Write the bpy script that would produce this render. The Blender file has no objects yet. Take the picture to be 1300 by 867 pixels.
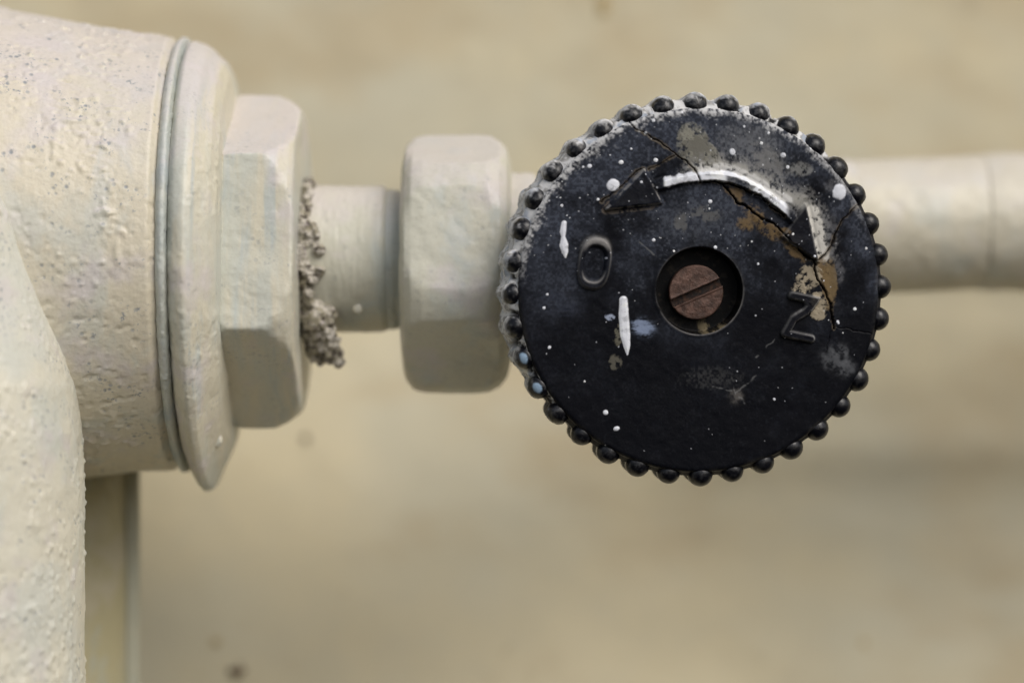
import bpy, bmesh, math, random
import numpy as np
from mathutils import Vector, Matrix, Euler

random.seed(4)
U = 1e-4            # one working unit = 0.1 mm
D = 3610.0          # camera distance to the knob face, working units
S = bpy.context.scene
COL = S.collection
R = math.radians

# ---------------------------------------------------------------- camera
cam_d = bpy.data.cameras.new("camera")
cam = bpy.data.objects.new("camera", cam_d)
COL.objects.link(cam)
cam.location = (0, -D * U, 0)
cam.rotation_euler = (R(90), 0, 0)
cam_d.sensor_width = 36
cam_d.lens = 36 * D / 1300.0
cam_d.clip_start = 0.01
cam_d.clip_end = 100
cam_d.dof.use_dof = True
cam_d.dof.focus_distance = (D + 12) * U
cam_d.dof.aperture_fstop = 8.2
S.camera = cam

# ---------------------------------------------------------------- light: overcast day
SUN_EL, SUN_ROT = R(43), R(140)
w = bpy.data.worlds.new("World")
S.world = w
w.use_nodes = True
nt = w.node_tree
nt.nodes.clear()
wo = nt.nodes.new("ShaderNodeOutputWorld")
bg = nt.nodes.new("ShaderNodeBackground")
sky = nt.nodes.new("ShaderNodeTexSky")
sky.sky_type = 'NISHITA'
sky.sun_disc = False
sky.sun_elevation = SUN_EL
sky.sun_rotation = SUN_ROT
sky.dust_density = 4.0
sky.air_density = 1.0
hs = nt.nodes.new("ShaderNodeHueSaturation")
hs.inputs["Saturation"].default_value = 0.55
nt.links.new(sky.outputs[0], hs.inputs["Color"])
nt.links.new(hs.outputs[0], bg.inputs[0])
bg.inputs[1].default_value = 0.13
nt.links.new(bg.outputs[0], wo.inputs[0])
sd = bpy.data.lights.new("sun", 'SUN')
sd.energy = 1.5
sd.angle = R(38)
sd.color = (1.0, 0.97, 0.92)
sun = bpy.data.objects.new("sun", sd)
COL.objects.link(sun)
# light travels from the sun (behind and above the camera, to the right) to the scene
sdir = Vector((math.sin(R(40)) * math.cos(SUN_EL), -math.cos(R(40)) * math.cos(SUN_EL), math.sin(SUN_EL)))
sun.rotation_euler = sdir.to_track_quat('Z', 'Y').to_euler()
sun.location = sdir * 2
S.view_settings.view_transform = 'Standard'
S.view_settings.look = 'None'
S.view_settings.exposure = -0.08
S.view_settings.gamma = 1.0
S.render.engine = 'CYCLES'

# ---------------------------------------------------------------- numpy noise
_rs = np.random.RandomState(7)
_PERM = _rs.permutation(4096)
_VAL = _rs.rand(4096)

def vnoise(x, y, z=0.0, seed=0):
    x = np.asarray(x, float); y = np.asarray(y, float) + 0 * x; z = np.asarray(z, float) + 0 * x
    xi = np.floor(x).astype(int); yi = np.floor(y).astype(int); zi = np.floor(z).astype(int)
    fx, fy, fz = x - xi, y - yi, z - zi
    fx, fy, fz = [f * f * f * (f * (f * 6 - 15) + 10) for f in (fx, fy, fz)]
    def h(a, b, c):
        q = _PERM[(a + seed * 131) & 4095]
        q = _PERM[(q + b) & 4095]
        q = _PERM[(q + c) & 4095]
        return _VAL[q]
    def lz(a, b):
        return h(a, b, zi) * (1 - fz) + h(a, b, zi + 1) * fz
    a0 = lz(xi, yi) * (1 - fy) + lz(xi, yi + 1) * fy
    a1 = lz(xi + 1, yi) * (1 - fy) + lz(xi + 1, yi + 1) * fy
    return a0 * (1 - fx) + a1 * fx

def fbm(x, y, z=0.0, s=10.0, o=4, seed=0, g=0.5):
    t = 0; a = 1; n = 0; f = 1.0 / s
    for i in range(o):
        t = t + a * vnoise(np.asarray(x) * f + 17.3 * i, np.asarray(y) * f - 9.1 * i, np.asarray(z) * f + 3.7 * i, seed + i)
        n += a; a *= g; f *= 2.03
    return t / n

def sst(a, b, x):
    t = np.clip((x - a) / (b - a), 0, 1)
    return t * t * (3 - 2 * t)

# ---------------------------------------------------------------- helpers
def W(px, py, d):
    """a point of the place, d working units behind the knob face"""
    k = (D + d) / D
    return Vector(((px - 650) * k, d, (433.5 - py) * k))

def new_obj(name, me, mat=None, parent=None):
    o = bpy.data.objects.new(name, me)
    COL.objects.link(o)
    if mat: me.materials.append(mat)
    if parent: o.parent = parent
    return o

def empty(name, loc, label, cat, group=None, rot=(0, 0, 0)):
    o = bpy.data.objects.new(name, None)
    COL.objects.link(o)
    o.empty_display_size = 0.01
    o.location = Vector(loc) * U
    o.rotation_euler = rot
    o["label"] = label; o["category"] = cat
    if group: o["group"] = group
    return o

def mesh_np(name, v, f, smooth=True):
    """v in working units"""
    me = bpy.data.meshes.new(name)
    v = np.asarray(v, np.float32) * U
    f = np.asarray(f, np.int32)
    me.vertices.add(len(v)); me.vertices.foreach_set("co", v.ravel())
    n = f.shape[1]
    me.loops.add(f.size); me.loops.foreach_set("vertex_index", f.ravel())
    me.polygons.add(len(f))
    me.polygons.foreach_set("loop_start", np.arange(0, f.size, n, dtype=np.int32))
    try: me.polygons.foreach_set("loop_total", np.full(len(f), n, np.int32))
    except Exception: pass
    me.update(calc_edges=True)
    me.polygons.foreach_set("use_smooth", np.full(len(f), smooth, bool))
    me.validate()
    return me

def set_attr(me, name, rgb):
    a = me.attributes.new(name, 'FLOAT_COLOR', 'POINT')
    c = np.ones((len(me.vertices), 4), np.float32)
    c[:, :3] = rgb
    a.data.foreach_set("color", c.ravel())

def hexr(th, theta, Rr):
    """radius of a hexagon in direction th (0 = toward the camera, up positive); facet normal at theta"""
    a = (th - theta + math.pi / 6) % (math.pi / 3) - math.pi / 6
    return Rr * math.cos(math.pi / 6) / np.cos(a)

def loft(stations, n=192):
    """stations: (centre Vector, radius array or number, ) stacked along x; section lies in the y/z plane"""
    th = np.linspace(0, 2 * math.pi, n, endpoint=False)
    V = []
    for c, r in stations:
        rr = r(th) if callable(r) else np.full(n, float(r))
        V.append(np.stack([np.full(n, c[0]), c[1] - rr * np.cos(th), c[2] + rr * np.sin(th)], 1))
    m = len(V)
    V.append(np.array([list(stations[0][0])])); V.append(np.array([list(stations[-1][0])]))
    V = np.concatenate(V)
    F = []
    for j in range(m - 1):
        for i in range(n):
            a, b = j * n + i, j * n + (i + 1) % n
            F.append((a, a + n, b + n, b))
    T = []
    for i in range(n):
        T.append((m * n, i, (i + 1) % n))
        T.append((m * n + 1, (m - 1) * n + (i + 1) % n, (m - 1) * n + i))
    return V, F + T

def loft_axis(p0, p1, rad, n=96, m=40):
    """tube from p0 to p1 with rad(t) radius"""
    p0, p1 = Vector(p0), Vector(p1)
    d = (p1 - p0).normalized()
    a = d.orthogonal().normalized(); b = d.cross(a)
    V, F = [], []
    for j in range(m + 1):
        t = j / m; c = p0.lerp(p1, t); r = rad(t)
        for i in range(n):
            q = 2 * math.pi * i / n
            V.append(tuple(c + a * (r * math.cos(q)) + b * (r * math.sin(q))))
    for j in range(m):
        for i in range(n):
            s, e = j * n + i, j * n + (i + 1) % n
            F.append((s, e, e + n, s + n))
    V.append(tuple(p0)); V.append(tuple(p1))
    for i in range(n):
        F.append((len(V) - 2, (i + 1) % n, i))
        F.append((len(V) - 1, m * n + i, m * n + (i + 1) % n))
    return np.array(V), F

def cast(name, pieces, voxel, smooth, disp, mat, parent, origin):
    """join the pieces, voxel-remesh them into one skin, round the edges, then push paint lumps out"""
    me = bpy.data.meshes.new(name)
    vs, fs, off = [], [], 0
    for v, f in pieces:
        vs += [tuple(q) for q in (np.asarray(v) - np.array(origin))]
        fs += [tuple(i + off for i in q) for q in f]
        off += len(v)
    me.from_pydata(vs, [], fs)
    bm = bmesh.new(); bm.from_mesh(me)
    bmesh.ops.recalc_face_normals(bm, faces=bm.faces); bm.to_mesh(me); bm.free()
    t = bpy.data.objects.new("tmp", me); COL.objects.link(t)
    md = t.modifiers.new("r", 'REMESH'); md.mode = 'VOXEL'; md.voxel_size = voxel; md.use_smooth_shade = True
    ms = t.modifiers.new("s", 'SMOOTH'); ms.factor = 0.5; ms.iterations = smooth
    dg = bpy.context.evaluated_depsgraph_get(); dg.update()
    m2 = bpy.data.meshes.new_from_object(t.evaluated_get(dg))
    bpy.data.objects.remove(t); bpy.data.meshes.remove(me)
    n = len(m2.vertices)
    co = np.empty(n * 3, np.float32); m2.vertices.foreach_get("co", co); co = co.reshape(-1, 3).astype(float)
    no = np.empty(n * 3, np.float32); m2.vertex_normals.foreach_get("vector", no); no = no.reshape(-1, 3)
    wco = co + np.array(origin)
    co = co + no * disp(wco[:, 0], wco[:, 1], wco[:, 2], no)[:, None]
    m2.vertices.foreach_set("co", (co * U).astype(np.float32).ravel())
    m2.name = name
    m2.update()
    m2.polygons.foreach_set("use_smooth", np.ones(len(m2.polygons), bool))
    m2.materials.clear()
    return new_obj(name, m2, mat, parent)

# ---------------------------------------------------------------- materials
def mat(name):
    m = bpy.data.materials.new(name); m.use_nodes = True
    t = m.node_tree; b = t.nodes["Principled BSDF"]
    return m, t, b

class NB:
    def __init__(s, t): s.t = t; s.L = t.links.new
    def n(s, ty, **k):
        q = s.t.nodes.new(ty)
        for a, v in k.items(): setattr(q, a, v)
        return q
    def coords(s, scale=1 / U, sc=(1, 1, 1), off=(0, 0, 0)):
        tc = s.n("ShaderNodeTexCoord"); mp = s.n("ShaderNodeMapping")
        s.L(tc.outputs["Object"], mp.inputs[0])
        mp.inputs["Scale"].default_value = (scale * sc[0], scale * sc[1], scale * sc[2])
        mp.inputs["Location"].default_value = off
        return mp.outputs[0]
    def noise(s, v, size, det=4, rough=0.55, dist=0.0):
        q = s.n("ShaderNodeTexNoise"); s.L(v, q.inputs["Vector"])
        q.inputs["Scale"].default_value = 1.0 / size; q.inputs["Detail"].default_value = det
        q.inputs["Roughness"].default_value = rough; q.inputs["Distortion"].default_value = dist
        return q.outputs["Fac"]
    def voro(s, v, size, feat='F1', rnd=1.0):
        q = s.n("ShaderNodeTexVoronoi", feature=feat); s.L(v, q.inputs["Vector"])
        q.inputs["Scale"].default_value = 1.0 / size; q.inputs["Randomness"].default_value = rnd
        return q
    def ramp(s, f, a, b, lo=0.0, hi=1.0):
        q = s.n("ShaderNodeMapRange"); q.interpolation_type = 'SMOOTHSTEP'
        s.L(f, q.inputs[0]); q.inputs[1].default_value = a; q.inputs[2].default_value = b
        q.inputs[3].default_value = lo; q.inputs[4].default_value = hi
        return q.outputs[0]
    def mix(s, f, a, b):
        q = s.n("ShaderNodeMix", data_type='RGBA')
        for i, x in ((0, f), (6, a), (7, b)):
            if isinstance(x, (int, float)): q.inputs[i].default_value = x
            elif isinstance(x, tuple): q.inputs[i].default_value = (*x, 1)
            else: s.L(x, q.inputs[i])
        return q.outputs[2]
    def math(s, op, a, b=0.0):
        q = s.n("ShaderNodeMath", operation=op)
        for i, x in ((0, a), (1, b)):
            if isinstance(x, (int, float)): q.inputs[i].default_value = x
            else: s.L(x, q.inputs[i])
        return q.outputs[0]
    def bump(s, h, dist, strength=1.0, prev=None):
        q = s.n("ShaderNodeBump"); q.inputs["Distance"].default_value = dist * U
        q.inputs["Strength"].default_value = strength
        s.L(h, q.inputs["Height"])
        if prev: s.L(prev, q.inputs["Normal"])
        return q.outputs[0]

def paint_mat(name, base, tint, blue, pink, pits=0.5, fine=9.0, rough=0.42, off=(0, 0, 0), up=0.5, st=(1, 1, 1), bmp=0.45):
    m, t, b = mat(name); q = NB(t)
    v = q.coords(off=off); vs_ = q.coords(off=off, sc=st)
    n1 = q.noise(vs_, 130 if st[2] == 1 else 40, 4, 0.6); n2 = q.noise(q.coords(off=(off[0] + 900, 40, 7), sc=(st[0], st[1], 0.55 * st[2])), 70 if st[2] == 1 else 24, 4, 0.6, 0.4)
    n3 = q.noise(q.coords(off=(55, off[1] + 300, 70)), 90, 3, 0.6)
    c = q.mix(q.ramp(n1, 0.40, 0.62), base, tint)
    c = q.mix(q.ramp(n2, 0.50, 0.66, 0, 0.85), c, blue)
    c = q.mix(q.ramp(n3, 0.52, 0.70, 0, 0.7), c, pink)
    # pale pink blended over the upward-facing sides, broken by noise
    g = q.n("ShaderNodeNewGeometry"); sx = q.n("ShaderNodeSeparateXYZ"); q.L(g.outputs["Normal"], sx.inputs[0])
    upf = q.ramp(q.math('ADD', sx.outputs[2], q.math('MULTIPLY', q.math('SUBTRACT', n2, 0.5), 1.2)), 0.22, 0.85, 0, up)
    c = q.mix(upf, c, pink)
    # small blue-grey pin holes
    vo = q.voro(v, fine * 1.6); sel = q.ramp(q.noise(v, 38, 2), 0.46, 0.64)
    pit = q.math('MULTIPLY', q.ramp(vo.outputs["Distance"], 0.10, 0.30, 1, 0), sel)
    sp = q.noise(q.coords(off=(3, 3, 3)), fine * 0.8, 3, 0.7)
    spot = q.math('MULTIPLY', q.ramp(sp, 0.575, 0.66), sel)
    c = q.mix(q.math('MULTIPLY', q.math('MAXIMUM', pit, spot), pits), c, (0.25, 0.27, 0.29))
    grime = q.noise(q.coords(off=(77, 1, 5)), 5, 4, 0.7)
    c = q.mix(q.ramp(grime, 0.45, 0.75, 0, 0.18), c, (0.30, 0.27, 0.18))
    q.L(c, b.inputs["Base Color"])
    b.inputs["Roughness"].default_value = rough
    b.inputs["Specular IOR Level"].default_value = 0.45
    h = q.math('SUBTRACT', q.noise(v, fine, 5, 0.6), q.math('MULTIPLY', pit, 0.5))
    nb = q.bump(h, 2.0, bmp)
    nb = q.bump(q.noise(v, 32, 3, 0.5), 3.0, 0.4, nb)
    q.L(nb, b.inputs["Normal"])
    return m

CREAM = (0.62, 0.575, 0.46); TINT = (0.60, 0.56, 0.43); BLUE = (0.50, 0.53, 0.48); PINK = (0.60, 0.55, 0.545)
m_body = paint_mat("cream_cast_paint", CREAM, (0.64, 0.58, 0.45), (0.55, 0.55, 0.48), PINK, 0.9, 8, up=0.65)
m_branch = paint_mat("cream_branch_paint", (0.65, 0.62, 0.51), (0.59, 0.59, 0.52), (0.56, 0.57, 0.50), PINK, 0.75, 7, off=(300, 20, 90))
m_groove = paint_mat("blue_grey_groove_shade", (0.52, 0.53, 0.47), (0.44, 0.48, 0.46), (0.38, 0.43, 0.44), PINK, 0.5, 8, off=(5, 70, 41), up=0.5)  # darkens the groove lines, their shading put into the colour
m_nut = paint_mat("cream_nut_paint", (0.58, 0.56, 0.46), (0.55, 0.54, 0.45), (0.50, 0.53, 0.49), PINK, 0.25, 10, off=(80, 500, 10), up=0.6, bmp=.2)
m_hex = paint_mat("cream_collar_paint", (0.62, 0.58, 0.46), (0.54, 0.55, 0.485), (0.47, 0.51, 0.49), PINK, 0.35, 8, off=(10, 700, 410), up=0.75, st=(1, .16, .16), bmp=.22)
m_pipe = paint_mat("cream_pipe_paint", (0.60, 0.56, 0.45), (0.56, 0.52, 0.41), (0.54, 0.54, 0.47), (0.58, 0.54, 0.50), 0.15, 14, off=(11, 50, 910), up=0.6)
m_back = paint_mat("olive_pipe_paint", (0.40, 0.36, 0.22), (0.44, 0.40, 0.27), (0.38, 0.40, 0.34), (0.46, 0.42, 0.32), 0.1, 14, off=(611, 5, 10), up=0.0)

# wall
m_wall, t, b = mat("wall_paint"); q = NB(t)
v = q.coords()
n1 = q.noise(v, 520, 4, 0.55); n2 = q.noise(q.coords(off=(400, 0, 100), sc=(0.5, 1, 1)), 240, 4, 0.6); n3 = q.noise(v, 60, 4, 0.6)
c = q.mix(q.ramp(n1, 0.36, 0.66), (0.61, 0.54, 0.37), (0.55, 0.515, 0.39))
c = q.mix(q.ramp(n2, 0.48, 0.66, 0, 0.8), c, (0.52, 0.44, 0.29))
c = q.mix(q.ramp(n3, 0.40, 0.75, 0, 0.30), c, (0.52, 0.48, 0.36))
ng = q.noise(q.coords(off=(900, 5, 40)), 45, 4, 0.65)
c = q.mix(q.ramp(ng, 0.62, 0.78, 0, 0.35), c, (0.30, 0.23, 0.12))
q.L(c, b.inputs["Base Color"]); b.inputs["Roughness"].default_value = 0.6
b.inputs["Specular IOR Level"].default_value = 0.3
q.L(q.bump(q.noise(v, 50, 4, 0.5), 4.0, 0.4), b.inputs["Normal"])

m_stain, t, b = mat("brown_stain"); q = NB(t)
b.inputs["Roughness"].default_value = 0.8
q.L(q.mix(q.noise(q.coords(), 8, 3), (0.10, 0.075, 0.05), (0.19, 0.13, 0.08)), b.inputs["Base Color"])
m_rust, t, b = mat("ochre_stain"); q = NB(t)
b.inputs["Roughness"].default_value = 0.8
q.L(q.mix(q.noise(q.coords(), 10, 3), (0.40, 0.29, 0.13), (0.46, 0.37, 0.20)), b.inputs["Base Color"])

# knob face: vertex colours hold the dried paint, plaster, dust and painted edge highlights; nodes add grain
def knob_mat(name):
    m, t, b = mat(name); q = NB(t)
    at = q.n("ShaderNodeAttribute", attribute_name="Col"); ar = q.n("ShaderNodeAttribute", attribute_name="Rgh")
    v = q.coords()
    c = q.mix(q.ramp(q.noise(v, 2.2, 4, 0.7), 0.60, 0.78, 0, 0.025), at.outputs["Color"], (0.35, 0.35, 0.36))
    q.L(c, b.inputs["Base Color"])
    s = q.n("ShaderNodeSeparateColor"); q.L(ar.outputs["Color"], s.inputs[0])
    q.L(q.math('ADD', s.outputs[0], q.math('MULTIPLY', q.math('SUBTRACT', q.noise(v, 14, 4), 0.5), 0.2)), b.inputs["Roughness"])
    q.L(s.outputs[1], b.inputs["Specular IOR Level"])
    q.L(q.bump(q.noise(v, 3.0, 4, 0.65), 0.5, 0.5), b.inputs["Normal"])
    return m
m_knob = knob_mat("black_bakelite_worn")

# beads: black bakelite, with old paint gathered on their roots round the upper left of the knob
def bead_mat():
    m, t, b = mat("bead_bakelite"); q = NB(t)
    at = q.n("ShaderNodeAttribute", attribute_name="Col"); ar = q.n("ShaderNodeAttribute", attribute_name="Rgh")
    s = q.n("ShaderNodeSeparateColor"); q.L(ar.outputs["Color"], s.inputs[0])
    q.L(at.outputs["Color"], b.inputs["Base Color"])
    q.L(s.outputs[0], b.inputs["Roughness"]); q.L(s.outputs[1], b.inputs["Specular IOR Level"])
    q.L(q.bump(q.noise(q.coords(), 3.0, 3, 0.6), 0.5, 0.4), b.inputs["Normal"])
    return m
m_bead = bead_mat()

m_screw, t, b = mat("rusty_brown_screw"); q = NB(t)
v = q.coords()
c = q.mix(q.ramp(q.noise(v, 14, 5, 0.65), 0.35, 0.65), (0.055, 0.030, 0.022), (0.125, 0.068, 0.050))
c = q.mix(q.ramp(q.noise(q.coords(off=(50, 9, 1)), 6, 5, 0.7), 0.60, 0.75, 0, 0.5), c, (0.28, 0.20, 0.16))
c = q.mix(q.ramp(q.noise(q.coords(off=(5, 59, 1)), 9, 3, 0.7), 0.60, 0.72, 0, 0.6), c, (0.04, 0.02, 0.015))
q.L(c, b.inputs["Base Color"]); b.inputs["Roughness"].default_value = 0.55; b.inputs["Metallic"].default_value = 0.25
q.L(q.bump(q.noise(v, 5, 5, 0.65), 1.6, 0.8), b.inputs["Normal"])

m_crust, t, b = mat("hemp_and_putty"); q = NB(t)
v = q.coords()
c = q.mix(q.ramp(q.noise(v, 15, 5, 0.7), 0.42, 0.60), (0.33, 0.30, 0.22), (0.60, 0.56, 0.50))
c = q.mix(q.ramp(q.noise(q.coords(off=(70, 7, 7)), 11, 4, 0.7), 0.51, 0.60), c, (0.07, 0.055, 0.04))
c = q.mix(q.ramp(q.noise(q.coords(off=(7, 70, 7)), 22, 3, 0.7), 0.58, 0.68, 0, 0.8), c, (0.50, 0.44, 0.44))
q.L(c, b.inputs["Base Color"]); b.inputs["Roughness"].default_value = 0.75
q.L(q.bump(q.noise(v, 6, 5, 0.7), 4.0, 0.8), b.inputs["Normal"])

# ---------------------------------------------------------------- wall
WD = 1000.0
nx, nz = 420, 420
xs = np.linspace(-5200, 5200, nx); zs = np.linspace(-4800, 4800, nz)
# finer rows near the valve
xs = np.sign(xs) * (np.abs(xs) / 5200) ** 1.6 * 5200; zs = np.sign(zs) * (np.abs(zs) / 4800) ** 1.6 * 4800
X, Z = np.meshgrid(xs, zs)
Yw = WD + 9 * (fbm(X, Z, 0, 300, 3, 5) - 0.5) * 2 + 1.3 * (fbm(X, Z, 0, 60, 3, 9) - 0.5) * 2
# lower wall slope added to catch more light; low horizontal swell at the right
Yw = Yw - (0.44 - 0.36 * sst(-500, 450, X)) * np.clip(60 - Z, 0, 4000)
Yw = Yw - 9 * np.exp(-((Z + 175) / 45) ** 2) * sst(100, 400, X)
V = np.stack([X.ravel(), Yw.ravel(), Z.ravel()], 1)
idx = np.arange(nx * nz).reshape(nz, nx)
F = np.stack([idx[:-1, :-1].ravel(), idx[:-1, 1:].ravel(), idx[1:, 1:].ravel(), idx[1:, :-1].ravel()], 1)
wall = new_obj("wall", mesh_np("wall", V, F), m_wall)
wall["kind"] = "structure"

def wall_y(x, z):
    i = int(np.argmin(np.abs(xs - x))); j = int(np.argmin(np.abs(zs - z)))
    return float(Yw[j, i])

def wall_blob(px, py, rx, ry, m, seed):
    """thin irregular crust on the wall"""
    k = (D + WD) / D; cx, cz = (px - 650) * k, (433.5 - py) * k
    vs, fs = [], []
    n, rings = 36, 5
    vs.append((0, -3.0, 0))
    for j in range(1, rings + 1):
        for i in range(n):
            a = 2 * math.pi * i / n
            r = (j / rings) * (0.75 + 0.5 * float(vnoise(math.cos(a) * 1.7 + 9, math.sin(a) * 1.7 + 9, seed)))
            x, z = rx * r * math.cos(a), ry * r * math.sin(a)
            y = wall_y(cx + x, cz + z) - wall_y(cx, cz)
            vs.append((x, y - 3.2 * (1 - (j / rings) ** 2) + (4.0 if j == rings else 0), z))
    for i in range(n): fs.append((0, 1 + (i + 1) % n, 1 + i))
    for j in range(rings - 1):
        for i in range(n):
            a, b_ = 1 + j * n + i, 1 + j * n + (i + 1) % n
            fs.append((a, b_, b_ + n, a + n))
    me = bpy.data.meshes.new("paint_chip")
    me.from_pydata([tuple(U * q_ for q_ in p) for p in vs], [], fs)
    for p in me.polygons: p.use_smooth = True
    o = new_obj("paint_chip", me, m, wall)
    o.location = (cx * U, wall_y(cx, cz) * U, cz * U)
    return o
wall_blob(318, 829, 15, 14, m_stain, 1)
wall_blob(293, 797, 8, 8, m_rust, 2)
wall_blob(190, 832, 9, 14, m_rust, 3)
wall_blob(766, 6, 11, 26, m_rust, 4)
wall_blob(1092, 812, 7, 7, m_rust, 5)
wall_blob(393, 554, 8, 8, m_stain, 6)

# ---------------------------------------------------------------- left: cast pipe tee
AX = 250.0
def A(px, py, r, d=AX):
    k = (D + d) / D
    return (W(px, py, d), r * k)

tee_c = W(60, 330, AX)
tee = empty("pipe_tee", tee_c, "big cream painted cast pipe tee at the left edge with pitted lumpy paint", "pipe fitting")
def lumps(amp1, amp2, pit, seed=0, s1=42, s2=13):
    def f(x, y, z, no):
        d = amp1 * 2 * (fbm(x, y, z, s1, 3, seed) - 0.5) + amp2 * 2 * (fbm(x, y, z, s2, 3, seed + 4) - 0.5)
        p = fbm(x, y, z, 9, 2, seed + 8); sel = sst(0.42, 0.6, fbm(x, y, z, 60, 2, seed + 11))
        d -= pit * .6 * sst(0.62, 0.74, p) * sel
        s2_ = sst(0.43, 0.62, fbm(x, y, z, 90, 2, seed + 14))
        d += pit * 1.0 * sst(0.66, 0.86, vnoise(x / 9, y / 9, z / 9, seed + 21)) * s2_ + pit * .6 * sst(0.70, 0.9, vnoise(x / 5.5, y / 5.5, z / 5.5, seed + 25)) * s2_
        return d
    return f
body = loft([A(-420, 310, 322), A(-250, 310, 322), A(-100, 311, 315), A(-40, 312, 307), A(0, 314, 303), A(60, 317, 295), A(130, 320, 284),
             A(180, 321, 277), A(215, 323, 274), A(222, 323, 274), A(226, 323, 266), A(231, 323, 266)], 256)
# the branch that runs down in front
def vert(px, d, prof, n=192):
    V = []; F = []
    th = np.linspace(0, 2 * math.pi, n, endpoint=False)
    for py, r in prof:
        c = W(px, py, d); k = (D + d) / D
        V.append(np.stack([c[0] + r * k * np.cos(th), c[1] + r * k * np.sin(th), np.full(n, c[2])], 1))
    m = len(V)
    V.append(np.array([list(W(px, prof[0][0], d))])); V.append(np.array([list(W(px, prof[-1][0], d))]))
    for j in range(m - 1):
        for i in range(n):
            a, b_ = j * n + i, j * n + (i + 1) % n
            F.append((a, b_, b_ + n, a + n))
    for i in range(n):
        F.append((m * n, i, (i + 1) % n)); F.append((m * n + 1, (m - 1) * n + (i + 1) % n, (m - 1) * n + i))
    return np.concatenate(V), F
branch = vert(-140, -8, [(90, 20), (130, 70), (180, 112), (220, 142), (250, 159), (270, 168), (300, 177), (339, 187), (386, 202), (437, 219), (492, 234),
                         (551, 242), (620, 245), (800, 245), (1300, 245)])
cast("branch_pipe", [branch], 2.6, 8, lumps(1.4, 0.4, 1.8, 3), m_branch, tee, tee_c)
cast("body", [body], 2.8, 8, lumps(1.3, 0.3, 2.4, 1), m_body, tee, tee_c)
cast("groove_ring", [loft([A(229, 323, 262), A(231, 323, 270), A(236, 324, 275), A(241, 324, 274), A(244, 325, 264)], 256)], 1.8, 3, lumps(1.2, .7, 1.0, 6), m_groove, tee, tee_c)
cast("flange", [loft([A(243, 325, 262), A(247, 326, 270), A(251, 329, 276), A(258, 337, 281), A(264, 341, 283), A(272, 341, 278), A(281, 336, 263), A(290, 331, 250),
                      A(297, 331, 232), A(300, 331, 200)], 256)], 2.2, 6, lumps(1.6, .35, .8, 12), m_hex, tee, tee_c)
th1 = R(5.8)
def hx(theta, Rr, cap):
    return lambda th: np.minimum(hexr(th, theta, Rr), cap)
k2 = (D + AX) / D
hs_ = []
for px, cap in ((292, 190), (298, 210), (306, 214), (340, 215), (352, 212), (366, 206), (378, 197), (384, 190), (386, 180)):
    hs_.append((W(px, 331, AX), hx(th1, 214 * k2, cap * k2)))
cast("hex_collar", [loft(hs_, 360)], 2.2, 3, lumps(1.6, .25, .4, 15), m_hex, tee, tee_c)

# back pipe
bp_c = W(88, 900, 420)
bp = empty("down_pipe", bp_c, "dull olive pipe running down behind the big cream fitting, below its flange", "pipe")
def drift(x, y, z, no): return 1.5 * 2 * (fbm(x, y, z, 60, 3, 31) - 0.5)
cast("pipe_length", [vert(62, 400, [(430, 104), (700, 104), (1500, 104)], 128)], 5, 3, drift, m_back, bp, bp_c)
mseam, t, b = mat("blue_grey_seam"); q = NB(t)
q.L(q.mix(q.noise(q.coords(), 30, 3), (0.36, 0.37, 0.30), (0.42, 0.40, 0.30)), b.inputs["Base Color"]); b.inputs["Roughness"].default_value = 0.5
cast("pipe_rib", [vert(165, 385, [(470, 13), (1500, 13)], 48)], 3, 3, drift, mseam, bp, bp_c)

# ---------------------------------------------------------------- middle: valve with its union nut
val_c = W(720, 340, AX)
val = empty("radiator_valve", val_c, "cream painted valve with a hexagonal nut, half hidden behind the black knob", "valve")
def stubd(x, y, z, no):
    return 1.0 * 2 * (fbm(x, y, z, 40, 3, 41) - 0.5) + 0.9 * 2 * (fbm(x * 2.5, y * 0.5, z * 0.5, 12, 2, 44) - 0.5)
cast("pipe_stub", [loft([A(380, 329, 93), A(440, 329, 93), A(486, 329, 93), A(492, 330, 90), A(495, 330, 80)], 160)], 2.2, 3, stubd, m_nut, val, val_c)
cast("shading_ring", [loft([A(489, 330, 80), A(490, 330, 88), A(500, 330, 89), A(506, 330, 87), A(520, 331, 86), A(521, 331, 80)], 160)], 2.0, 2, stubd, m_groove, val, val_c)  # ring added as the blue-grey shading strip beside the nut
th2 = R(10.9)
hs_ = []
for px, cap in ((511, 115), (513, 136), (517, 150), (526, 160), (540, 164), (600, 165), (622, 163), (635, 156), (644, 145), (648, 130), (650, 105)):
    hs_.append((W(px, 335, AX), hx(th2, 175 * k2, cap * k2)))
def nutd(x, y, z, no):
    return lumps(1.8, .3, .4, 51)(x, y, z, no)
cast("hex_nut", [loft(hs_, 360)], 2.2, 3, nutd, m_nut, val, val_c)
# valve body behind the knob: shell along the pipe, bonnet toward the camera
vb = loft([(W(644, 333, 250), 120), (W(676, 333, 252), 122), (W(690, 333, 255), 100), (W(740, 335, 262), 128), (W(800, 340, 275), 158), (W(880, 345, 300), 168),
           (W(960, 335, 330), 150), (W(1010, 318, 390), 118), (W(1040, 300, 450), 104), (W(1076, 292, 500), 101), (W(1086, 290, 505), 90)], 160)
bon = loft_axis(W(886, 355, 300), W(887, 367, 122), lambda t: 120 - 25 * t)
cast("valve_body", [vb, bon], 4, 8, lumps(2, .8, 1.5, 61), m_nut, val, val_c)
stem = loft_axis(W(887, 367, 160), W(888, 369, 45), lambda t: 40, 48, 6)
me = bpy.data.meshes.new("stem"); me.from_pydata([tuple((Vector(p) - val_c) * U) for p in stem[0]], [], stem[1])
new_obj("stem", me, m_screw, val)

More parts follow.
